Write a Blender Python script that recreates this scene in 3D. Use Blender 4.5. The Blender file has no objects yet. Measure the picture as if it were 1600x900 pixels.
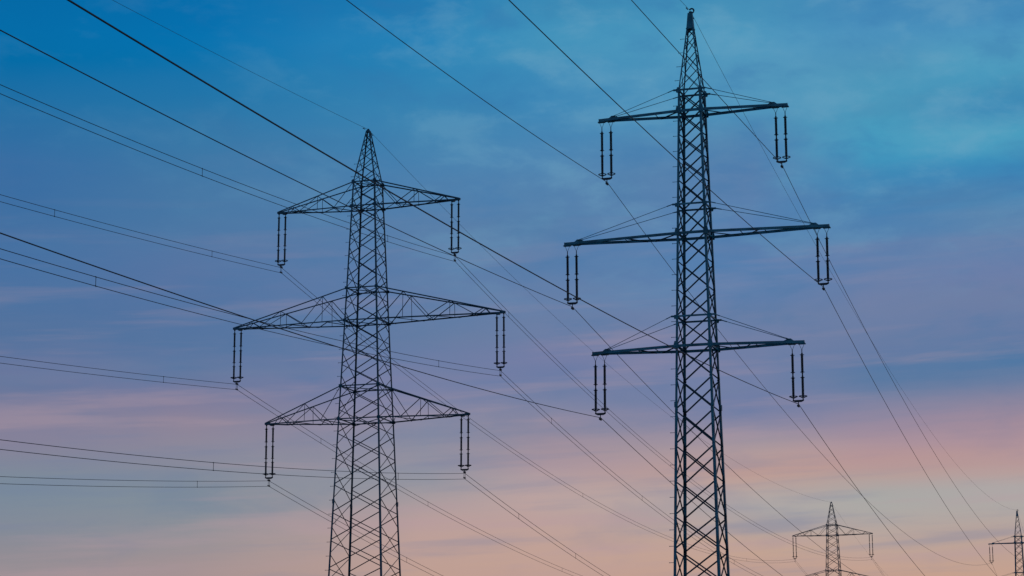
import bpy, math, random
from mathutils import Vector, Matrix
random.seed(7)
R = math.radians
SC = bpy.context.scene
COL = SC.collection

# ------------------------------------------------------------------ camera
F_PX, PITCH, ROLL = 3589.15, 0.1993952, -0.0047226
cd = bpy.data.cameras.new("camera"); cam = bpy.data.objects.new("camera", cd); COL.objects.link(cam)
cd.sensor_width = 36.0; cd.lens = F_PX / 1600 * 36; cd.clip_start = 0.5; cd.clip_end = 60000
fw = Vector((0, math.cos(PITCH), math.sin(PITCH))); up = Vector((0, -math.sin(PITCH), math.cos(PITCH))); rt = Vector((1, 0, 0))
r2 = math.cos(ROLL) * rt + math.sin(ROLL) * up; u2 = -math.sin(ROLL) * rt + math.cos(ROLL) * up
m = Matrix.Identity(4)
for i in range(3):
    m[i][0], m[i][1], m[i][2] = r2[i], u2[i], -fw[i]
m[0][3], m[1][3], m[2][3] = 0, 0, 1.7
cam.matrix_world = m
SC.camera = cam
SC.render.resolution_x, SC.render.resolution_y = 1024, 576
SC.view_settings.view_transform = 'Standard'; SC.view_settings.look = 'None'
SC.view_settings.exposure = 0; SC.view_settings.gamma = 1; SC.view_settings.use_curve_mapping = False

# ------------------------------------------------------------------ dusk sky (world)
SUN_EL, SUN_AZ = R(1.0), R(38)          # the last light lies low, ahead and to the right
def lin(c):
    return tuple((v / 255 / 12.92 if v / 255 <= .04045 else ((v / 255 + .055) / 1.055) ** 2.4) for v in c)
W = bpy.data.worlds.new("World"); SC.world = W; W.use_nodes = True
nt = W.node_tree; nt.nodes.clear()
def N(t, **kw):
    n = nt.nodes.new(t)
    for k, v in kw.items(): setattr(n, k, v)
    return n
def L(a, b): nt.links.new(a, b)
def setin(sock, v):
    if hasattr(v, 'is_output'): L(v, sock)
    else: sock.default_value = v
def M(op, a, b=0.0, c=0.0, clamp=False):
    n = N('ShaderNodeMath', operation=op); n.use_clamp = clamp
    for i, v in enumerate((a, b, c)): setin(n.inputs[i], v)
    return n.outputs[0]
def MR(v, a, b, c=0.0, d=1.0, mode='SMOOTHSTEP'):
    n = N('ShaderNodeMapRange', interpolation_type=mode)
    for i, q in enumerate((v, a, b, c, d)): setin(n.inputs[i], q)
    return n.outputs[0]
def MIX(f, a, b, bt='MIX'):
    n = N('ShaderNodeMix', data_type='RGBA', blend_type=bt); n.clamp_factor = True
    setin(n.inputs[0], f); setin(n.inputs[6], a); setin(n.inputs[7], b)
    return n.outputs[2]
def XYZ(x, y, z):
    n = N('ShaderNodeCombineXYZ')
    for i, q in enumerate((x, y, z)): setin(n.inputs[i], q)
    return n.outputs[0]
def NOISE(vec, scale, detail=3.0, rough=.5, dist=0.0):
    n = N('ShaderNodeTexNoise'); L(vec, n.inputs['Vector'])
    n.inputs['Scale'].default_value = scale; n.inputs['Detail'].default_value = detail
    n.inputs['Roughness'].default_value = rough; n.inputs['Distortion'].default_value = dist
    return M('SUBTRACT', n.outputs['Fac'], .5)
tc = N('ShaderNodeTexCoord')
sp = N('ShaderNodeSeparateXYZ'); L(tc.outputs['Generated'], sp.inputs[0])
DEG = 180 / math.pi
EL = M('MULTIPLY', M('ARCSINE', sp.outputs[2]), DEG)
AZ = M('MULTIPLY', M('ARCTAN2', sp.outputs[0], sp.outputs[1]), DEG)
# cloud fields: layers of stratus seen edge-on, long and low
n_warp = NOISE(XYZ(M('MULTIPLY', AZ, .10), M('MULTIPLY', EL, .42), 3.1), 1.0, 3.0, .5, .6)
n_streak = NOISE(XYZ(M('MULTIPLY', AZ, .07), M('MULTIPLY', EL, .75), 9.4), 1.0, 4.0, .5, .15)
n_puff = NOISE(XYZ(M('MULTIPLY', AZ, .30), M('MULTIPLY', EL, .62), 5.7), 1.0, 5.0, .55, .15)
el2 = M('ADD', M('ADD', EL, .28), M('ADD', M('MULTIPLY', n_warp, .5), M('MULTIPLY', n_streak, .5)))
#  elevation (degrees) : colour, one table per bearing
TAB = {
 -12.1: [(4.43,(156,146,151)), (5.22,(142,143,154)), (5.93,(131,142,157)), (6.72,(127,142,158)), (7.44,(135,134,157)), (8.39,(128,129,158)), (9.35,(96,119,160)), (10.62,(84,117,162)), (11.9,(77,116,165)), (13.18,(67,114,165)), (14.45,(58,112,166)), (15.72,(42,114,168)), (16.99,(14,111,170)), (18.25,(3,109,171)), (26,(18,92,152)), (50,(22,82,138)), (90,(24,74,126))],
 -8.1: [(4.59,(168,150,152)), (5.85,(143,147,156)), (6.64,(132,143,158)), (7.59,(142,140,158)), (8.39,(142,134,157)), (9.03,(120,126,160)), (9.66,(95,122,163)), (10.62,(87,119,164)), (11.9,(91,120,166)), (13.18,(78,122,168)), (14.45,(68,122,169)), (15.72,(50,122,172)), (16.99,(26,118,175)), (18.25,(13,114,177)), (26,(18,92,152)), (50,(22,82,138)), (90,(24,74,126))],
 -2.06: [(4.43,(196,163,150)), (5.85,(187,162,160)), (6.8,(155,154,164)), (7.75,(147,147,164)), (8.71,(130,135,166)), (9.66,(115,129,168)), (10.62,(100,127,167)), (11.9,(95,128,172)), (13.18,(92,130,173)), (14.45,(80,132,178)), (15.72,(67,135,181)), (16.99,(51,135,185)), (18.25,(40,130,185)), (26,(18,92,152)), (50,(22,82,138)), (90,(24,74,126))],
 0.8: [(4.43,(200,165,149)), (5.85,(193,165,160)), (6.8,(186,164,165)), (7.75,(164,148,161)), (8.55,(134,137,166)), (9.35,(110,128,168)), (9.98,(119,129,169)), (10.62,(112,130,169)), (11.9,(99,130,173)), (13.18,(92,132,175)), (14.45,(84,135,180)), (15.72,(72,138,185)), (16.99,(63,141,188)), (17.62,(71,149,190)), (18.25,(65,145,188)), (26,(18,92,152)), (50,(22,82,138)), (90,(24,74,126))],
 6.05: [(4.43,(204,167,147)), (5.38,(195,168,155)), (6.17,(179,172,170)), (6.96,(193,160,153)), (7.59,(179,158,160)), (8.39,(124,132,167)), (9.35,(118,131,169)), (10.62,(112,130,169)), (11.9,(92,130,177)), (13.18,(86,130,178)), (14.45,(97,135,178)), (15.72,(85,148,188)), (16.99,(86,154,192)), (18.25,(75,150,190)), (26,(18,92,152)), (50,(22,82,138)), (90,(24,74,126))],
 9.2: [(4.43,(202,165,147)), (5.53,(187,169,162)), (6.45,(173,172,170)), (7.12,(188,158,155)), (7.75,(174,149,159)), (8.55,(136,136,164)), (9.19,(92,124,165)), (9.98,(103,126,167)), (10.62,(110,129,168)), (11.9,(104,130,173)), (13.18,(80,132,180)), (14.13,(66,138,185)), (14.93,(72,158,195)), (15.72,(76,157,192)), (16.99,(81,152,190)), (18.25,(70,140,188)), (26,(18,92,152)), (50,(22,82,138)), (90,(24,74,126))],
 12.1: [(4.43,(200,165,148)), (5.53,(188,167,159)), (6.45,(177,172,171)), (7.04,(186,158,157)), (7.91,(174,147,157)), (8.55,(146,138,161)), (9.35,(92,125,166)), (10.3,(103,126,167)), (11.1,(111,129,169)), (11.9,(108,130,173)), (13.18,(90,136,179)), (14.29,(63,140,188)), (15.09,(78,161,195)), (15.72,(66,143,187)), (16.36,(71,152,191)), (17.15,(84,159,195)), (18.25,(70,140,188)), (26,(18,92,152)), (50,(22,82,138)), (90,(24,74,126))],
}
EMAX = 90.0
def ramp(rows):
    n = N('ShaderNodeValToRGB'); cr = n.color_ramp; cr.interpolation = 'CARDINAL'
    while len(cr.elements) > 1: cr.elements.remove(cr.elements[-1])
    f = lambda e: (e / EMAX) ** .5
    cr.elements[0].position = f(rows[0][0]); cr.elements[0].color = (*lin(rows[0][1]), 1)
    for e, c in rows[1:]:
        q = cr.elements.new(f(e)); q.color = (*lin(c), 1)
    L(M('SQRT', M('DIVIDE', M('MAXIMUM', el2, 0.0), EMAX)), n.inputs[0])
    return n.outputs[0]
azs = sorted(TAB)
az2 = M('ADD', AZ, M('MULTIPLY', n_puff, 2.5))
sky = ramp(TAB[azs[0]])
for i in range(1, len(azs)):
    sky = MIX(MR(az2, azs[i - 1], azs[i], mode='LINEAR'), sky, ramp(TAB[azs[i]]))
# thin cloud: paler turquoise wisps high up, rose streaks lower down
hi = M('MULTIPLY', MR(n_puff, .03, .22), M('MULTIPLY', M('MULTIPLY', MR(EL, 12, 16), MR(AZ, -6, 2)), .28))
sky = MIX(hi, sky, (*lin((104, 168, 200)), 1))
lo = M('MULTIPLY', MR(n_streak, .02, .2), M('MULTIPLY', MR(EL, 15.5, 10), .16))
sky = MIX(lo, sky, (*lin((162, 138, 164)), 1))
dk = M('MULTIPLY', MR(n_puff, -.02, -.2), .12)
sky = MIX(dk, sky, (*lin((66, 112, 162)), 1))
# finer mottling: small soft puffs above, broken slanting streaks below
n_mot = NOISE(XYZ(M('MULTIPLY', M('ADD', AZ, M('MULTIPLY', n_warp, 2.0)), .40), M('MULTIPLY', EL, .85), 21.7), 1.0, 6.0, .58, .12)
n_str2 = NOISE(XYZ(M('MULTIPLY', AZ, .11), M('MULTIPLY', M('SUBTRACT', EL, M('MULTIPLY', AZ, .05)), 1.5), 33.1), 1.0, 5.0, .55, .15)
side = MR(AZ, -9, 2, .2, 1.0)
up_w = M('MULTIPLY', MR(EL, 9.5, 14.5), side)
dn_w = MR(EL, 14.5, 8.0)
sky = MIX(M('MULTIPLY', MR(n_mot, -.02, .20), M('MULTIPLY', up_w, .34)), sky, (*lin((118, 172, 200)), 1))
sky = MIX(M('MULTIPLY', MR(n_mot, .0, -.20), M('MULTIPLY', up_w, .34)), sky, (*lin((52, 118, 176)), 1))
sky = MIX(M('MULTIPLY', MR(n_str2, .0, .20), M('MULTIPLY', dn_w, .32)), sky, (*lin((186, 158, 166)), 1))
sky = MIX(M('MULTIPLY', MR(n_str2, .0, -.20), M('MULTIPLY', dn_w, .34)), sky, (*lin((112, 130, 164)), 1))
# heavier slate patches drifting through the middle of the sky
n_slate = NOISE(XYZ(M('MULTIPLY', AZ, .21), M('MULTIPLY', M('SUBTRACT', EL, M('MULTIPLY', AZ, .06)), .70), 47.3), 1.0, 6.0, .6, .15)
mid_w = M('MULTIPLY', M('MULTIPLY', MR(EL, 6.5, 9.5), MR(EL, 16.5, 12.5)), MR(AZ, -12, -2, .45, 1.0))
sky = MIX(M('MULTIPLY', MR(n_slate, .0, .20), M('MULTIPLY', mid_w, .42)), sky, (*lin((72, 121, 168)), 1))
sky = MIX(M('MULTIPLY', MR(n_slate, -.02, -.22), M('MULTIPLY', mid_w, .10)), sky, (*lin((150, 142, 172)), 1))
hs = N('ShaderNodeHueSaturation'); hs.inputs['Saturation'].default_value = 1.01; hs.inputs['Value'].default_value = .98
L(sky, hs.inputs['Color']); sky = hs.outputs[0]
nis = N('ShaderNodeTexSky', sky_type='NISHITA'); nis.sun_disc = False
nis.sun_elevation = SUN_EL; nis.sun_rotation = SUN_AZ
bg1 = N('ShaderNodeBackground'); L(sky, bg1.inputs[0]); bg1.inputs[1].default_value = 1.0
bg2 = N('ShaderNodeBackground'); L(nis.outputs[0], bg2.inputs[0]); bg2.inputs[1].default_value = 0.05
mx = N('ShaderNodeMixShader'); mx.inputs[0].default_value = 0.04
L(bg1.outputs[0], mx.inputs[1]); L(bg2.outputs[0], mx.inputs[2])
wo = N('ShaderNodeOutputWorld'); L(mx.outputs[0], wo.inputs[0])

# ------------------------------------------------------------------ sun, almost gone
sd = bpy.data.lights.new("sun", 'SUN'); sd.energy = 0.06; sd.angle = R(15); sd.color = (1, .72, .52)
so = bpy.data.objects.new("sun", sd); COL.objects.link(so); so.location = (0, 0, 100)
sdir = Vector((math.sin(SUN_AZ) * math.cos(SUN_EL), math.cos(SUN_AZ) * math.cos(SUN_EL), math.sin(SUN_EL)))
so.rotation_euler = sdir.to_track_quat('Z', 'Y').to_euler()

# ------------------------------------------------------------------ materials
def mat(name, col, rough=.6, metal=0.0, var=.25, scale=2.0, col2=None):
    mt = bpy.data.materials.new(name); mt.use_nodes = True
    t = mt.node_tree; b = t.nodes['Principled BSDF']
    no = t.nodes.new('ShaderNodeTexNoise'); no.inputs['Scale'].default_value = scale; no.inputs['Detail'].default_value = 5
    tcn = t.nodes.new('ShaderNodeTexCoord'); t.links.new(tcn.outputs['Object'], no.inputs['Vector'])
    rp = t.nodes.new('ShaderNodeValToRGB')
    a = tuple(c * (1 - var) for c in col); d = col2 or tuple(min(1, c * (1 + var)) for c in col)
    rp.color_ramp.elements[0].position = .32; rp.color_ramp.elements[1].position = .68
    rp.color_ramp.elements[0].color = (*a, 1); rp.color_ramp.elements[1].color = (*d, 1)
    t.links.new(no.outputs['Fac'], rp.inputs[0]); t.links.new(rp.outputs[0], b.inputs['Base Color'])
    b.inputs['Roughness'].default_value = rough; b.inputs['Metallic'].default_value = metal
    return mt
STEEL = mat('painted_steel_green_grey', (.036, .19, .22), .5, 0.0, .45, 1.3)
BRACE = mat('bracing_steel_shade_tone', (.014, .055, .07), .6, 0.0, .4, 1.3)  # darker than the legs: shade of the down-facing diagonals put into the colour
BRACE2 = mat('bracing_galvanised_shade_tone', (.014, .045, .058), .6, 0.0, .4, 1.3)  # truss pylon bracing, its underside shade likewise painted into the base colour
STEEL2 = mat('weathered_galvanised_steel', (.024, .10, .125), .55, 0.0, .4, 1.7)
GLAZE = mat('brown_glazed_porcelain', (.016, .012, .010), .3, 0.0, .3, 8)
FITTING = mat('dark_forged_fitting', (.022, .028, .034), .5, .3, .25, 5)
WIRE = mat('weathered_aluminium_cable', (.03, .036, .042), .6, .2, .2, 3)
CONC = mat('foundation_concrete', (.30, .29, .27), .9, 0, .25, 2)
GRASS = mat('meadow_grass', (.05, .07, .028), .95, 0, .4, .12, (.085, .085, .04))

# ------------------------------------------------------------------ mesh helpers
class MB:
    def __init__(s): s.v = []; s.f = []
    def add(s, vs, fs):
        o = len(s.v); s.v += [tuple(v) for v in vs]; s.f += [tuple(i + o for i in f) for f in fs]
    def sweep(s, p, q, prof, u, w):
        """extrude a closed 2-D profile (u, w axes) from p to q, with caps"""
        k = len(prof); vs = [p + u * a + w * b for a, b in prof] + [q + u * a + w * b for a, b in prof]
        fs = [(i, (i + 1) % k, k + (i + 1) % k, k + i) for i in range(k)] + [tuple(reversed(range(k))), tuple(range(k, 2 * k))]
        s.add(vs, fs)
    def axes(s, p, q, n):
        d = (q - p).normalized(); n = (n - d * n.dot(d))
        if n.length < 1e-6: n = d.orthogonal()
        n.normalize(); return d, n.cross(d).normalized(), n
    def angle(s, p, q, size, th, n, flip=1):
        """steel L-angle; one flange lies flat (normal n), the other stands inward"""
        d, u, n = s.axes(p, q, n); h = size / 2
        pr = [(-h, 0), (h, 0), (h, -th), (-h + th, -th), (-h + th, -size), (-h, -size)]
        if flip < 0: pr = [(-a, b) for a, b in reversed(pr)]
        s.sweep(p, q, pr, u, n)
    def channel(s, p, q, h, fl, th, n):
        """U-channel with its web facing n, h tall"""
        d, u, n = s.axes(p, q, n); a = h / 2
        s.sweep(p, q, [(-a, 0), (a, 0), (a, -fl), (a - th, -fl), (a - th, -th), (-a + th, -th), (-a + th, -fl), (-a, -fl)], u, n)
    def bar(s, p, q, w, h, n):
        d, u, n = s.axes(p, q, n)
        s.sweep(p, q, [(-w / 2, -h / 2), (w / 2, -h / 2), (w / 2, h / 2), (-w / 2, h / 2)], u, n)
    def rod(s, p, q, r, k=6):
        d, u, n = s.axes(p, q, Vector((.3, .5, .8)))
        s.sweep(p, q, [(r * math.cos(6.2832 * i / k), r * math.sin(6.2832 * i / k)) for i in range(k)], u, n)
    def plate(s, c, n, pts, th, u):
        """flat plate: polygon pts in (u, u x n) round c, thickness th along n"""
        n = n.normalized(); u = (u - n * u.dot(n)).normalized(); w = u.cross(n); pts = list(reversed(pts))
        s.sweep(c - n * th / 2, c + n * th / 2, pts, u, w)
    def tube(s, pts, r, k=6, closed=False):
        n = len(pts); rings = []
        for i, p in enumerate(pts):
            a = pts[(i - 1) % n] if (closed or i > 0) else p
            b = pts[(i + 1) % n] if (closed or i < n - 1) else p
            t = (b - a).normalized(); ref = Vector((0, 0, 1)) if abs(t.z) < .9 else Vector((1, 0, 0))
            u = t.cross(ref).normalized(); w = u.cross(t)
            rings.append([p + u * (r * math.cos(6.2832 * j / k)) + w * (r * math.sin(6.2832 * j / k)) for j in range(k)])
        vs = [v for g in rings for v in g]; fs = []
        for i in range(n if closed else n - 1):
            A, B = i * k, ((i + 1) % n) * k
            fs += [(A + j, A + (j + 1) % k, B + (j + 1) % k, B + j) for j in range(k)]
        if not closed: fs += [tuple(reversed(range(k))), tuple(range((n - 1) * k, n * k))]
        s.add(vs, fs)
    def lathe(s, c, prof, k=12):
        vs = []; fs = []
        for r, z in prof:
            vs += [c + Vector((r * math.cos(6.2832 * j / k), r * math.sin(6.2832 * j / k), z)) for j in range(k)]
        for i in range(len(prof) - 1):
            fs += [(i * k + j, i * k + (j + 1) % k, (i + 1) * k + (j + 1) % k, (i + 1) * k + j) for j in range(k)]
        fs += [tuple(range(k)), tuple(reversed(range((len(prof) - 1) * k, len(prof) * k)))]
        s.add(vs, fs)
    def build(s, name, material, parent=None, smooth=False):
        me = bpy.data.meshes.new(name); me.from_pydata(s.v, [], s.f); me.materials.append(material); me.update()
        if smooth:
            for p in me.polygons: p.use_smooth = True
        o = bpy.data.objects.new(name, me); COL.objects.link(o)
        if parent: o.parent = parent
        return o
def tag(o, label=None, cat=None, group=None, kind=None):
    for k, v in (('label', label), ('category', cat), ('group', group), ('kind', kind)):
        if v: o[k] = v
    return o
def empty(name, loc=(0, 0, 0), rz=0.0):
    o = bpy.data.objects.new(name, None); COL.objects.link(o); o.location = loc; o.rotation_euler = (0, 0, rz); o.empty_display_size = .5
    return o
def kids(o): return list(o.children)
def copy_tree(o, parent=None):
    c = o.copy(); COL.objects.link(c)
    if parent: c.parent = parent
    for ch in kids(o): copy_tree(ch, c)
    return c
V = Vector
X, Y, Z = V((1, 0, 0)), V((0, 1, 0)), V((0, 0, 1))

# ------------------------------------------------------------------ where things stand (metres, camera at the origin)
AZ_ARM = 0.29648                                    # the lines run off to the right at about 17 degrees
BASE = {'R': V((12.251, 150, 0)), 'L': V((-12.223, 190, 0)), 'R2': V((111.612, 508.635, 2.44)), 'L2': V((65.289, 470.675, -2.255))}
ROT = {'R': -AZ_ARM, 'L': -AZ_ARM, 'R2': -.29962, 'L2': -.29444}
RD = dict(top=51.12, arms=[(44.04, 6.51), (35.56, 9.04), (27.91, 7.16)], brk=[45.5, 37.54, 29.9])
LD = dict(top=53.90, arms=[(47.13, 8.27), (37.23, 12.20), (28.87, 9.11)], upc=[49.25, 40.0, 31.65])

# ------------------------------------------------------------------ ground
def ground():
    def gh(x, y):
        h = 0
        for k in ('R2', 'L2'):
            b = BASE[k]; d = math.hypot(x - b.x, y - b.y); h += b.z * math.exp(-(d / 38) ** 2)
        return h
    ticks = [-30000, -12000, -5000, -2500, -1200, -700, -400]
    xs = ticks + [x for x in range(-300, 320, 12)] + [-t for t in reversed(ticks)]
    ys = [-30000, -8000, -2000, -500] + [y for y in range(-200, 640, 12)] + [900, 1400, 2500, 5000, 12000, 30000]
    mb = MB(); nx = len(xs)
    vs = [V((x, y, gh(x, y))) for y in ys for x in xs]
    fs = [(j * nx + i, j * nx + i + 1, (j + 1) * nx + i + 1, (j + 1) * nx + i) for j in range(len(ys) - 1) for i in range(nx - 1)]
    mb.add(vs, fs)
    tag(mb.build('ground', GRASS, None, True), kind='structure')
ground()

# ------------------------------------------------------------------ pylons
FACES = [(V((0, -1, 0)), V((1, 0, 0))), (V((0, 1, 0)), V((-1, 0, 0))), (V((1, 0, 0)), V((0, 1, 0))), (V((-1, 0, 0)), V((0, -1, 0)))]   # (normal, along)
def corner(w, n, t, z): return n * w + t * w + Z * z
def face_bracing(root, wf, nodes, n, t, size, material, off):
    """crossed angle diagonals of one face between the given levels, as one part"""
    mb = MB()
    for z0, z1 in zip(nodes[:-1], nodes[1:]):
        w0, w1 = wf(z0), wf(z1)
        for sgn in (1, -1):
            p = corner(w0, n, t * -sgn, z0 + .06) ; q = corner(w1, n, t * sgn, z1 - .06)
            o = n * (off if sgn > 0 else -off)
            mb.angle(p + o, q + o, size, size * .16, n if sgn > 0 else -n, 1)
        for s2 in (1, -1):                                          # small gusset where the diagonals meet the leg
            c = corner(w1, n, t * s2, z1) - t * s2 * (size * .8) + n * (off + .012)
            g = size * .8
            mb.plate(c, n, [(-g, -g * .9), (g, -g * .9), (g, g * .9), (-g, g * .9)], .012, t)
    return mb.build('bracing', material, root)
def leg(root, wf, zs, sx, sy, size, th, material, steps):
    mb = MB()
    pts = [V((sx * wf(z), sy * wf(z), z)) for z in zs]
    for p, q, s in zip(pts[:-1], pts[1:], size):
        d = (q - p).normalized()
        nx, ny = X * sx, Y * sy
        # L-profile with its heel at the corner
        u = (nx - d * nx.dot(d)).normalized(); w = (ny - d * ny.dot(d)); w = (w - u * w.dot(u)).normalized()
        pr = [(s * .3, s * .3), (s * .3, -s * .7), (s * .3 - th, -s * .7), (s * .3 - th, s * .3 - th), (-s * .7, s * .3 - th), (-s * .7, s * .3)]
        if u.cross(w).dot(d) < 0: pr = list(reversed(pr))
        mb.sweep(p - d * .03, q + d * .03, pr, u, w)
    # splice plates and bolt heads along the leg
    for i, p in enumerate(pts[1:-1]):
        mb.bar(p - Z * .18, p + Z * .18, size[0] * 1.05, size[0] * 1.05, X)
    o = mb.build('leg', material, root)
    fb = MB(); fb.add(*box(V((pts[0].x, pts[0].y, -.1)), (.9, .9, .9)))
    fb.build('foundation', CONC, root)
    if steps:
        me = None
        for z in steps:
            w = wf(z)
            c = V((sx * w, sy * w, z))
            if me is None:
                sb = MB(); sb.rod(V((0, 0, 0)), V((sx * .30, 0, 0)), .017, 6); sb.rod(V((sx * .28, 0, 0)), V((sx * .31, 0, 0)), .03, 6)
                b = sb.build('step_bolt', material, o); me = b.data
            else:
                b = bpy.data.objects.new('step_bolt', me); COL.objects.link(b); b.parent = o
            b.location = c + X * sx * size[0] * .25
    return o
def box(c, d):
    hx, hy, hz = d[0] / 2, d[1] / 2, d[2] / 2
    return ([c + V((sx * hx, sy * hy, sz * hz)) for sz in (-1, 1) for sx, sy in ((-1, -1), (1, -1), (1, 1), (-1, 1))],
            [(3, 2, 1, 0), (4, 5, 6, 7), (0, 1, 5, 4), (1, 2, 6, 5), (2, 3, 7, 6), (3, 0, 4, 7)])
def lerp(pts):
    def f(z):
        if z <= pts[0][0]: return pts[0][1]
        for (a, va), (b, vb) in zip(pts[:-1], pts[1:]):
            if z <= b: return va + (vb - va) * (z - a) / (b - a)
        return pts[-1][1]
    return f

def solid_beam_pylon(name, key, label):
    """slim tower whose crossarms are pairs of solid channel beams hung from tie rods"""
    root = empty(name, BASE[key], ROT[key])
    tag(root, label, 'pylon', 'lattice pylons')
    wf = lerp([(0, 1.77), (45.5, .742), (50.1, .20)])
    nodes = [.3, 2.6, 5.1, 7.6, 9.95, 12.25, 14.5, 16.7, 19.0, 21.35, 23.65, 25.85, 27.95, 29.9, 31.8, 33.72, 35.6, 37.54, 39.3, 40.92, 42.5, 44.05, 45.5]
    cone = [45.5, 47.0, 48.3, 49.35, 50.0]
    steps = [12.6 + 1.06 * i for i in range(31)] if key == 'R' else []
    steps2 = [46.2, 47.2, 48.2, 49.2] if key == 'R' else []
    for sx in (-1, 1):
        for sy in (-1, 1):
            leg(root, wf, [0, 24, 45.5, 50.1], sx, sy, [.185, .155, .074], .018, STEEL, (steps + steps2) if (sx, sy) == (-1, -1) else [])
    cuts = [(0, 12), (12, 16), (16, 22)]
    for n, t in FACES:
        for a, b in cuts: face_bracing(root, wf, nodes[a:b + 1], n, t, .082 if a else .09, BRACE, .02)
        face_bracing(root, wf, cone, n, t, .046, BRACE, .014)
    for (z, h), zb in zip(RD['arms'], RD['brk']):
        w = wf(z); e = .115
        arm = empty('crossarm'); arm.parent = root
        def by(x):                                                  # half spacing of the beams at x
            ax = abs(x)
            return w + .06 if ax <= w else w + .06 + (e - w - .06) * (ax - w) / (h - w)
        lay = ((w, .27, 1),) if h < 7 else ((w, .24, 1), (.30, .44, -1))
        for s in (-1, 1):
            for x0, f1, side in lay:                                # horizontal bracing between the two beams
                xa = x0 if x0 == w else w + (h - w) * x0
                xb = w + (h - w) * f1
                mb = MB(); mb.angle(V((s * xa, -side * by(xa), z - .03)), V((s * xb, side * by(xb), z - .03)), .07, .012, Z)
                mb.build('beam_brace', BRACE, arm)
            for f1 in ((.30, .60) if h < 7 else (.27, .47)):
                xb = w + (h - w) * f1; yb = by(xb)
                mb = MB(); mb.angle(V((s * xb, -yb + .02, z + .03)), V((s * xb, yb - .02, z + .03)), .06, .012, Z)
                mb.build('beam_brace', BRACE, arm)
            mb = MB(); mb.bar(V((s * (h - .01), -e - .05, z)), V((s * (h - .01), e + .05, z)), .20, .02, X); mb.build('end_plate', STEEL, arm)
            mb = MB(); mb.plate(V((s * (h - 1.0), 0, z + .165)), Y, [(-.5 * s, -.09), (.36 * s, -.09), (.12 * s, .10), (-.05 * s, .10)][::(1 if s > 0 else -1)], .15, X)
            mb.build('rod_gusset', STEEL, arm)
            for xi in (h - .5 - .33, h - .5 + .33):                 # hanger brackets below the beams
                mb = MB(); mb.add(*box(V((s * xi, 0, z - .125)), (.5, .26, .05))); mb.build('hanger_bracket', STEEL, arm)
        for sy in (-1, 1):
            b = MB()
            Pb = [V((-h, sy * e, z)), V((-w, sy * (w + .06), z)), V((w, sy * (w + .06), z)), V((h, sy * e, z))]
            for p, q in zip(Pb[:-1], Pb[1:]): b.channel(p, q, .178, .07, .014, Y * sy)
            b.build('beam', STEEL, arm)
            for sx in (-1, 1):
                wb = wf(zb)
                t = MB(); p = V((sx * (wb + .34), sy * (wb + .09), zb)); q = V((sx * (h - .95), sy * .1, z + .20))
                d = (q - p).normalized()
                t.rod(p, q, .02, 6); t.rod(p, p + d * .42, .036, 6); t.rod(q - d * .3, q, .032, 6)
                t.build('tie_rod', STEEL, arm)
        wb = wf(zb)
        for sy in (-1, 1):
            k = MB(); y = sy * (wb + .075)
            k.channel(V((-wb - .36, y, zb)), V((wb + .36, y, zb)), .12, .06, .012, Y * sy)
            k.build('tie_bracket', STEEL, root)
            for sx in (-1, 1):
                k = MB(); k.plate(V((sx * (wb + .02), y + sy * .016, zb - .03)), Y, [(-.13, -.16), (.13, -.16), (.17, 0), (.12, .12), (-.12, .12), (-.17, 0)], .014, X); k.build('gusset_plate', STEEL, root)
                k = MB(); k.plate(V((sx * w, sy * (w + .085), z + .02)), Y, [(-.15, -.2), (.15, -.2), (.19, 0), (.12, .3), (-.12, .3), (-.19, 0)], .016, X); k.build('gusset_plate', STEEL, root)
                k = MB(); k.plate(V((sx * (w + .05), sy * (w - .1), z)), X, [(-.12, -.18), (.12, -.18), (.12, .18), (-.12, .18)], .016, Y); k.build('gusset_plate', STEEL, root)
        for sx in (-1, 1):                                          # side struts closing the frame at both levels
            k = MB(); k.angle(V((sx * (wb + .03), -wb, zb)), V((sx * (wb + .03), wb, zb)), .09, .012, X * sx); k.build('side_strut', STEEL, root)
            k = MB(); k.angle(V((sx * (w + .03), -w, z)), V((sx * (w + .03), w, z)), .12, .014, X * sx); k.build('side_strut', STEEL, root)
    cap = MB()
    a, b = .24, .15; z0, z1 = 49.98, 51.08
    vs = [V((sx * q, sy * q, zz)) for q, zz in ((a, z0), (b, z1)) for sx, sy in ((-1, -1), (1, -1), (1, 1), (-1, 1))]
    cap.add(vs, [(3, 2, 1, 0), (4, 5, 6, 7), (0, 1, 5, 4), (1, 2, 6, 5), (2, 3, 7, 6), (3, 0, 4, 7)])
    cap.add(*box(V((0, 0, z0 - .03)), (.54, .54, .05)))
    cap.build('peak_cap', STEEL, root)
    rg = MB(); rg.tube([V((.10 + .155 * math.cos(u), 0, 51.25 + .155 * math.sin(u))) for u in [R(x) for x in range(-120, 165, 15)]], .055, 8)
    rg.add(*box(V((.02, 0, 51.13)), (.2, .16, .14)))
    rg.build('earth_wire_clamp', FITTING, root, True)
    return root

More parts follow.
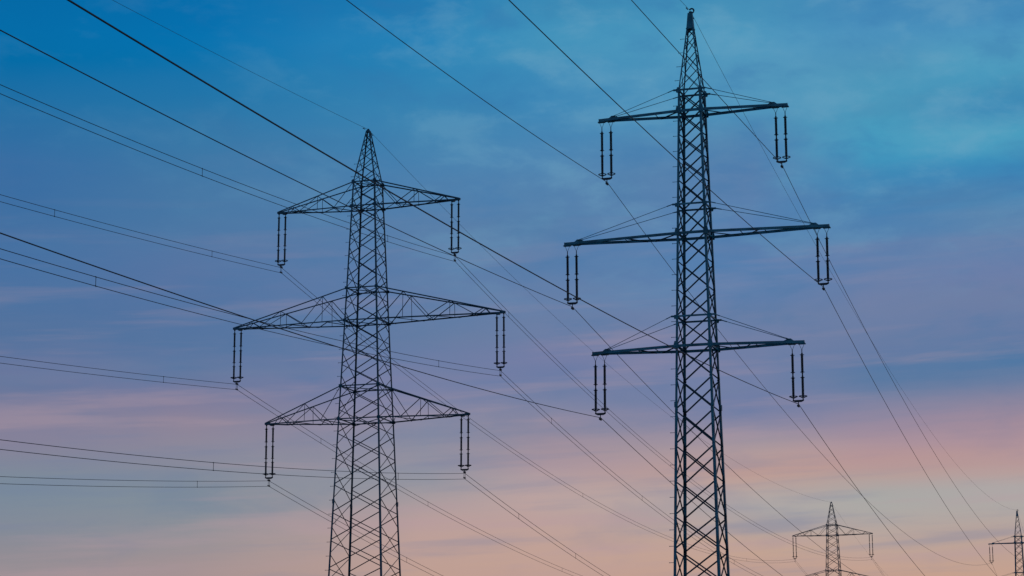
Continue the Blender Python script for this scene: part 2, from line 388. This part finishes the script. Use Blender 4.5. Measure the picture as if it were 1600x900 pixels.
def truss_arm_pylon(name, key, label):
    """broader tower whose crossarms are triangular lattice trusses"""
    root = empty(name, BASE[key], ROT[key])
    tag(root, label, 'pylon', 'lattice pylons')
    wf = lerp([(0, 2.92), (49.25, .965), (53.85, .14)])
    side = [.3, 3.1, 5.9, 8.5, 10.95, 13.3, 15.5, 17.7, 19.95, 22.25, 24.5, 26.7, 28.8, 30.6, 32.6, 34.5, 36.3, 38.05, 40.0, 41.95, 43.6, 45.15, 46.6, 48.0, 49.25, 50.4, 51.4, 52.3, 53.1, 53.75]
    front = [1.7, 4.5, 7.2, 9.7, 12.1, 14.3, 16.5, 18.8, 21.1, 23.4, 25.6, 27.7, 29.7, 31.65, 33.5, 35.4, 37.25, 39.0, 40.95, 42.8, 44.4, 46.0, 47.4, 48.7, 49.85, 50.95, 51.9, 52.7, 53.5]
    steps = [15.2 + 1.15 * i for i in range(32)] if key == 'L' else []
    for sx in (-1, 1):
        for sy in (-1, 1):
            leg(root, wf, [0, 22, 49.25, 53.85], sx, sy, [.15, .125, .09], .016, STEEL2, steps if (sx, sy) == (-1, -1) else [])
    for i, (n, t) in enumerate(FACES):
        nd = front if i < 2 else side
        for lo, hi in ((0, 28.9), (28.9, 38.1), (38.1, 49.3), (49.3, 60)):
            part = [z for z in nd if lo - 1.6 < z <= hi + .01] if lo else [z for z in nd if z <= hi]
            # start each section on the last node of the one below
            k0 = max([j for j, z in enumerate(nd) if z <= lo] or [0]); k1 = max(j for j, z in enumerate(nd) if z <= hi)
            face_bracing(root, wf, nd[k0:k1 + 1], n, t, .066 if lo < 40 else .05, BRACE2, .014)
    for (z, h), zu, nv in zip(LD['arms'], LD['upc'], (1, 2, 1)):
        w, wu = wf(z), wf(zu); e = .10
        arm = empty('crossarm'); arm.parent = root
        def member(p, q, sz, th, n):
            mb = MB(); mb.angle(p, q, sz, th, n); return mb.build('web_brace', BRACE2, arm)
        def lo_p(s, sy, f): return V((s * (w + (h - w) * f), sy * (w + (e - w) * f), z + .10 * f))
        def up_p(s, sy, f): return V((s * (wu + (h - wu) * f), sy * (wu + (e - wu) * f), zu + (z + .16 - zu) * f))
        if nv == 1: verts, lows = [.46], [.24, .70]
        else: verts, lows = [.20, .57], [.06, .385, .76]
        for s in (-1, 1):
            for sy in (-1, 1):
                n = Y * sy
                fu = lambda fl: (w + (h - w) * fl - wu) / (h - wu)
                for f in verts: member(up_p(s, sy, fu(f)), lo_p(s, sy, f), .045, .007, n)
                if nv == 1: chain = [('u', 0.0), ('l', lows[0]), ('u', fu(verts[0])), ('l', lows[1]), ('u', .80), ('l', .86)]
                else: chain = [('u', fu(verts[0])), ('l', lows[1]), ('u', fu(verts[1])), ('l', lows[2]), ('u', .84), ('l', .88)]
                pts = [up_p(s, sy, f) if k == 'u' else lo_p(s, sy, f) for k, f in chain]
                if nv == 2: pts = [lo_p(s, sy, 0.02)] + pts
                for p, q in zip(pts[:-1], pts[1:]): member(p, q, .055, .008, n)
            # zigzag in the floor of the arm
            k = 4 if h < 9 else 6 if h > 11 else 5
            fs = [i / k * .92 for i in range(k + 1)]
            sg = 1
            for a, b in zip(fs[:-1], fs[1:]):
                member(lo_p(s, sg, a) - Z * .03, lo_p(s, -sg, b) - Z * .03, .055, .008, Z); sg = -sg
            for f in lows: member(lo_p(s, -1, f) - Z * .05, lo_p(s, 1, f) - Z * .05, .05, .008, Z)
            mb = MB(); mb.plate(V((s * (h - .12), 0, z + .13)), Y, [(x_ * s, z_) for x_, z_ in ((-.34, -.08), (.12, -.08), (.12, .05), (-.1, .10), (-.34, .08))][::s], .18, X); mb.build('tip_plate', STEEL2, arm)
            mb = MB(); mb.add(*box(V((s * (h - .64), 0, z + .02)), (.3, .36, .14))); mb.build('hanger_bracket', STEEL2, arm)
        for sy in (-1, 1):
            for s in (-1, 1):
                c = MB(); c.angle(up_p(s, sy, 0), up_p(s, sy, 1), .095, .012, Y * sy); c.build('upper_chord', STEEL2, arm)
                c = MB(); c.angle(lo_p(s, sy, 0), lo_p(s, sy, 1), .10, .012, Y * sy); c.build('lower_chord', STEEL2, arm)
        def strut(name, p, q, sz, n):
            k = MB(); k.angle(p, q, sz, .012, n); k.build(name, STEEL2, root)
        for zz, ww in ((z, w), (zu, wu)):
            for sy in (-1, 1):
                strut('cross_strut', V((-ww, sy * (ww + .03), zz)), V((ww, sy * (ww + .03), zz)), .09, Y * sy)
                strut('cross_strut', V((sy * (ww + .02), -ww, zz)), V((sy * (ww + .02), ww, zz)), .08, X * sy)
                for sx in (-1, 1):
                    k = MB(); k.plate(V((sx * ww, sy * (ww + .05), zz)), Y, [(-.15, -.13), (.15, -.13), (.17, 0), (.11, .13), (-.15, .13)], .014, X); k.build('gusset_plate', STEEL2, root)
            strut('plan_brace', V((-ww, -ww, zz - .06)), V((ww, ww, zz - .06)), .07, Z)
            strut('plan_brace', V((-ww, ww, zz - .14)), V((ww, -ww, zz - .14)), .07, Z)
    cap = MB(); cap.add(*box(V((0, 0, 53.78)), (.34, .34, .10)))
    cap.add([V((sx * q, sy * q, zz)) for q, zz in ((.15, 53.83), (.05, 54.05)) for sx, sy in ((-1, -1), (1, -1), (1, 1), (-1, 1))],
            [(3, 2, 1, 0), (4, 5, 6, 7), (0, 1, 5, 4), (1, 2, 6, 5), (2, 3, 7, 6), (3, 0, 4, 7)])
    cap.build('peak_cap', STEEL2, root)
    return root

P = {}
P['R'] = solid_beam_pylon('lattice_pylon', 'R', 'tall slim lattice pylon with solid beam crossarms and tie rods, nearest on the right')
P['L'] = truss_arm_pylon('lattice_pylon', 'L', 'large lattice pylon on the left with triangular truss crossarms and double conductors')
P['R2'] = solid_beam_pylon('lattice_pylon', 'R2', 'tiny distant pylon cut off by the right edge with a solid beam crossarm')
P['L2'] = truss_arm_pylon('lattice_pylon', 'L2', 'small distant pylon with triangular truss crossarm low beside the big right pylon')

# ------------------------------------------------------------------ insulator sets
def shed_profile(r, rs, length, pitch):
    pr = [(r * .6, 0), (r * .85, -.02), (r * .85, -.09), (r, -.10)]; z = -.12
    while z > -length + .14:
        pr += [(r, z), (rs, z - pitch * .42), (rs, z - pitch * .52), (r, z - pitch * .7)]; z -= pitch
    pr += [(r, -length + .10), (r * .85, -length + .09), (r * .85, -length + .02), (r * .6, -length)]
    return pr
def ring(mb, c, rad, r, legs=3, hub=.03, dz=-.12):
    mb.tube([c + V((rad * math.cos(6.2832 * i / 20), rad * math.sin(6.2832 * i / 20), 0)) for i in range(20)], r, 6, True)
    for i in range(legs):
        t = 6.2832 * (i + .25) / legs
        mb.rod(c + V((rad * math.cos(t), rad * math.sin(t), 0)), c + V((hub * math.cos(t), hub * math.sin(t), dz)), r * .8, 5)
def horn(mb, c, rad, r, flip):
    """open arcing horn: an oval hoop lying round the fitting"""
    mb.tube([c + V((rad * math.cos(t), rad * .8 * math.sin(t), 0)) for t in [R(x) for x in range(20, 341, 20)]], r, 5)
    mb.rod(c + V((-rad, 0, 0)), c + V((0, 0, .05 * flip)), r, 5)
def insulator_set(kind):
    root = empty('insulator_string')
    if kind == 'R':
        sp, units, zb, zy, zc, rr, rs = .315, [(-.66, -2.10), (-2.22, -3.68)], -3.66, -3.90, -4.32, .072, .092
        horns = [-.79, -1.99, -2.37]
    else:
        sp, units, zb, zy, zc, rr, rs = .30, [(-.2, -1.54), (-1.68, -2.93), (-3.05, -4.22)], -4.14, -4.42, -4.70, .068, .087
        horns = [-.34, -1.42, -1.84, -2.84, -3.18]
    for s in (-1, 1):
        x = s * sp
        hg = MB()
        if kind == 'R':
            for q in (-1, 1):
                hg.rod(V((x + q * .19, 0, .02)), V((x, 0, -.44)), .014, 6)
                hg.add(*box(V((x + q * .2, 0, -.0)), (.05, .12, .10)))
            hg.rod(V((x, 0, -.40)), V((x, 0, units[0][0])), .03, 8)
        else:
            hg.rod(V((x, 0, .08)), V((x, 0, units[0][0])), .035, 8); hg.add(*box(V((x, 0, 0)), (.10, .12, .16)))
        hg.build('hanger', FITTING, root)
        for i, (a, b) in enumerate(units):
            u = MB(); u.lathe(V((x, 0, a)), shed_profile(rr, rs, a - b, .062), 12)
            u.build('insulator_rod', GLAZE, root)
            if i + 1 < len(units):
                j = MB(); nb = units[i + 1][0]; j.rod(V((x, 0, b + .02)), V((x, 0, nb - .02)), .046, 8); j.build('link', FITTING, root)
        for hz in horns:
            hb = MB(); horn(hb, V((x, 0, hz)), .14, .015, 1); hb.build('arcing_horn', FITTING, root, True)
        rb = MB(); ring(rb, V((x, 0, zb)),   .255, .031); rb.build('grading_ring', FITTING, root, True)
        lk = MB(); lk.rod(V((x, 0, units[-1][1] + .02)), V((x, 0, zy)), .035, 8); lk.build('lower_link', FITTING, root)
    yk = MB()
    yk.plate(V((0, 0, zy - .05)), Y, [(-sp - .05, .09), (-sp - .05, -.02), (-.2, -.10), (.2, -.10), (sp + .05, -.02), (sp + .05, .10), (sp - .07, .045), (-sp + .07, .045)][::-1], .07, X)
    yk.build('yoke_plate', FITTING, root)
    cl = MB()
    cl.rod(V((0, 0, zy - .1)), V((0, 0, zc + .06)), .03, 8)
    cl.bar(V((0, -.22, zc)), V((0, .22, zc)), .10, .12, Z); cl.rod(V((-.09, 0, zc + .02)), V((.09, 0, zc + .02)), .06, 8)
    if kind == 'L':
        for sx in (-1, 1): cl.rod(V((sx * .055, 0, zc)), V((sx * .055, 0, zc - .46)), .016, 6)
        cl.bar(V((0, -.2, zc - .46)), V((0, .2, zc - .46)), .09, .10, Z)
    cl.build('suspension_clamp', FITTING, root)
    return root
PROTO = {'R': insulator_set('R'), 'L': insulator_set('L')}
used = {'R': False, 'L': False}
LVL = ('top', 'middle', 'bottom')
WHO = {'R': 'solid-beam right pylon', 'L': 'trussed left pylon', 'R2': 'tiny pylon at right edge', 'L2': 'small distant trussed pylon'}
def hang(key, lvl, s, zscale=1.0):
    k = key[0]
    z, h = (RD if k == 'R' else LD)['arms'][lvl]
    ins = .5 if k == 'R' else .44
    a = V((math.cos(ROT[key]), math.sin(ROT[key]), 0))
    o = copy_tree(PROTO[k]) if used[k] else PROTO[k]; used[k] = True
    o.location = BASE[key] + a * (s * (h - ins)) + Z * (z + (-.10 if k == 'R' else .06 - .04))
    o.rotation_euler = (R(random.uniform(-1.2, 1.2)), 0, ROT[key]); o.scale = (1, 1, zscale)
    tag(o, 'twin insulator string hanging from %s end of %s crossarm of %s' % ('right' if s > 0 else 'left', LVL[lvl], WHO[key]), 'insulator', 'insulator strings')
    return o
for lvl in range(3):
    for s in (-1, 1):
        hang('R', lvl, s, 1.013 if s < 0 else .955)
        hang('L', lvl, s, 1.0)
hang('L2', 0, -1); hang('L2', 0, 1); hang('R2', 0, -1)

# ------------------------------------------------------------------ conductors: (clamp, (turn, slope, curvature) towards and over the camera, far clamp, sag of the far span)
LINE = R(15.45)
WIRES = {
 'Re': ([12.251, 150.0, 51.27], [-0.0001, -0.105011, 0.000301], [111.612, 508.635, 53.715], 7.893),
 'Rt1': ([17.999, 148.244, 39.951], [0.006922, -0.068682, 7.3e-05], [117.355, 506.86, 42.08], 8.704),
 'Rm1': ([20.415, 147.506, 31.467], [0.010737, -0.073261, 0.000242], [119.769, 506.115, 33.961], 8.687),
 'Rb1': ([18.624, 148.053, 23.82], [-0.012396, -0.092794, 0.000226], [117.979, 506.668, 26.253], 8.615),
 'Rt0': ([6.502, 151.756, 39.681], [-0.010416, -0.103176, 0.000341], [105.869, 510.409, 42.3], 8.5),
 'Rm0': ([4.086, 152.494, 31.197], [-0.025572, -0.098206, 0.000216], [103.455, 511.154, 33.069], 8.208),
 'Rb0': ([5.877, 151.947, 23.55], [-0.033878, -0.099148, 0.000239], [105.245, 510.602, 25.904], 8.52),
 'Le': ([-12.223, 190.0, 53.98], [0.003999, -0.099135, 0.000183], [65.289, 470.675, 51.65], 6.2),
 'Lt1': ([-4.619, 187.677, 42.365], [-0.00562, -0.125407, 0.000345], [72.897, 468.368, 40.2], 7.35),
 'Lt0': ([-19.827, 192.323, 42.425], [0.002873, -0.115553, 0.000216], [57.68, 472.982, 40.25], 7.65),
 'Lm1': ([-0.862, 186.529, 32.47], [-0.015732, -0.12237, 0.000308], [76.657, 467.228, 32.903], 7.871),
 'Lm0': ([-23.584, 193.471, 32.53], [0.003375, -0.113346, 0.00019], [53.92, 474.122, 30.87], 6.963),
 'Lb1': ([-3.812, 187.431, 24.105], [-0.011171, -0.118713, 0.000303], [73.705, 468.123, 22.423], 7.403),
 'Lb0': ([-20.634, 192.569, 24.165], [0.00148, -0.116851, 0.000259], [56.872, 473.227, 21.939], 7.179),
}
def wire_path(w, inward=0.0):
    p0, (dz, s, k), p1, sag = w
    p0, p1 = V(p0), V(p1); a = LINE + dz
    ax = V((math.cos(AZ_ARM), -math.sin(AZ_ARM), 0)) * inward         # the clamp hangs a touch nearer the mast
    T = min(330, -s / k)
    back = [p0 + V((-math.sin(a) * t, -math.cos(a) * t, s * t + k * t * t)) for t in [T * (1 - i / 110) for i in range(111)]]
    fwd = []
    for i in range(1, 71):
        t = i / 70; q = p0.lerp(p1, t); q.z -= 4 * sag * t * (1 - t); fwd.append(q)
    back = [p + ax * (i / 110) for i, p in enumerate(back)]
    fwd = [p + ax * (1 - (i + 1) / 70) for i, p in enumerate(fwd)]
    d = (p1 - p0); d.z = 0; Ls = d.length; d.normalize(); tail = []
    for i in range(1, 31):                                          # the next span, beyond the far tower
        x = i * 10; q = p1 + d * x; q.z -= .112 * x * (1 - x / 330); tail.append(q)
    return back, fwd, tail
def nearest_at_px(path, px):
    best = None
    for p in path:
        q = p - V((0, 0, 1.7)); dpt = q.dot(fw)
        if dpt < 5: continue
        x = 800 + F_PX * q.dot(r2) / dpt
        if best is None or abs(x - px) < best[0]: best = (abs(x - px), p)
    return best[1]
SPACERS = {'Lt1': ([330, 615], [790, 1070]), 'Lt0': ([325, 90], [560, 905, 1165]), 'Lm1': ([150, 690], [867, 1002, 1150]),
           'Lm0': ([250], [500, 664, 875]), 'Lb1': ([340, 628], [815, 905]), 'Lb0': ([300], [528, 640])}
LV = {'t': 'top', 'm': 'middle', 'b': 'bottom'}
for key, w in WIRES.items():
    inw = 0.0 if key[0] == 'R' or key[1] == 'e' else (-.12 if key[2] == '1' else .12)
    back, fwd, tail = wire_path(w, inw)
    path = back + fwd + tail
    right = key[0] == 'R'
    if key[1] == 'e':
        o = V(w[0]); mb = MB(); mb.tube([p - o for p in path], .0125, 6)
        for sp_, d in ((back[-1], -1), (fwd[0], 1)):                # vibration dampers and armour rods near the clamp
            pass
        ew = mb.build('earth_wire', WIRE, None, True); ew.location = o
        tag(ew, 'thin earth wire strung over the very peak of the %s' % WHO[key[0]], 'wire', 'earth wires')
        i0 = len(back) - 1
        for dist, sgn in ((1.15, -1), (.95, 1)):
            t = ((back[-2] - back[-1]) if sgn < 0 else (fwd[0] - back[-1])).normalized()
            c = t * dist
            db = MB(); db.rod(c, c - Z * .10, .022, 6); db.rod(c - Z * .10 - t * .2, c - Z * .10 + t * .2, .010, 5)
            for q in (-1, 1): db.rod(c - Z * .10 + t * q * .13, c - Z * .10 + t * q * .23, .04, 8)
            db.build('vibration_damper', FITTING, ew)
        continue
    side = 'right' if key[2] == '1' else 'left'
    if right:
        o = V(w[0]); mb = MB(); mb.tube([p - o for p in path], .021, 6)
        c = mb.build('conductor', WIRE, None, True); c.location = o
        tag(c, 'single conductor hung from %s end of %s crossarm of %s' % (side, LV[key[1]], WHO['R']), 'power line', 'single conductors of the right line')
    else:
        o = V(w[0]); root = empty('conductor_bundle', o)
        tag(root, 'double conductor with spacers hung from %s end of %s crossarm of %s' % (side, LV[key[1]], WHO['L']), 'power line', 'double conductors of the left line')
        for dz in (0, -.46):
            mb = MB(); mb.tube([p - o + Z * dz for p in path], .0185, 6); mb.build('wire', WIRE, root, True)
        spots = [nearest_at_px(back, x) for x in SPACERS[key][0]] + [nearest_at_px(fwd, x) for x in SPACERS[key][1]]
        me = None
        for p in spots:
            if me is None:
                sb = MB(); sb.rod(V((0, 0, .03)), V((0, 0, -.49)), .016, 6)
                for zz in (0, -.46): sb.rod(V((-.01, -.07, zz)), V((.01, .07, zz)), .03, 6)
                b = sb.build('spacer', FITTING, root); me = b.data
            else:
                b = bpy.data.objects.new('spacer', me); COL.objects.link(b); b.parent = root
            b.location = p - o
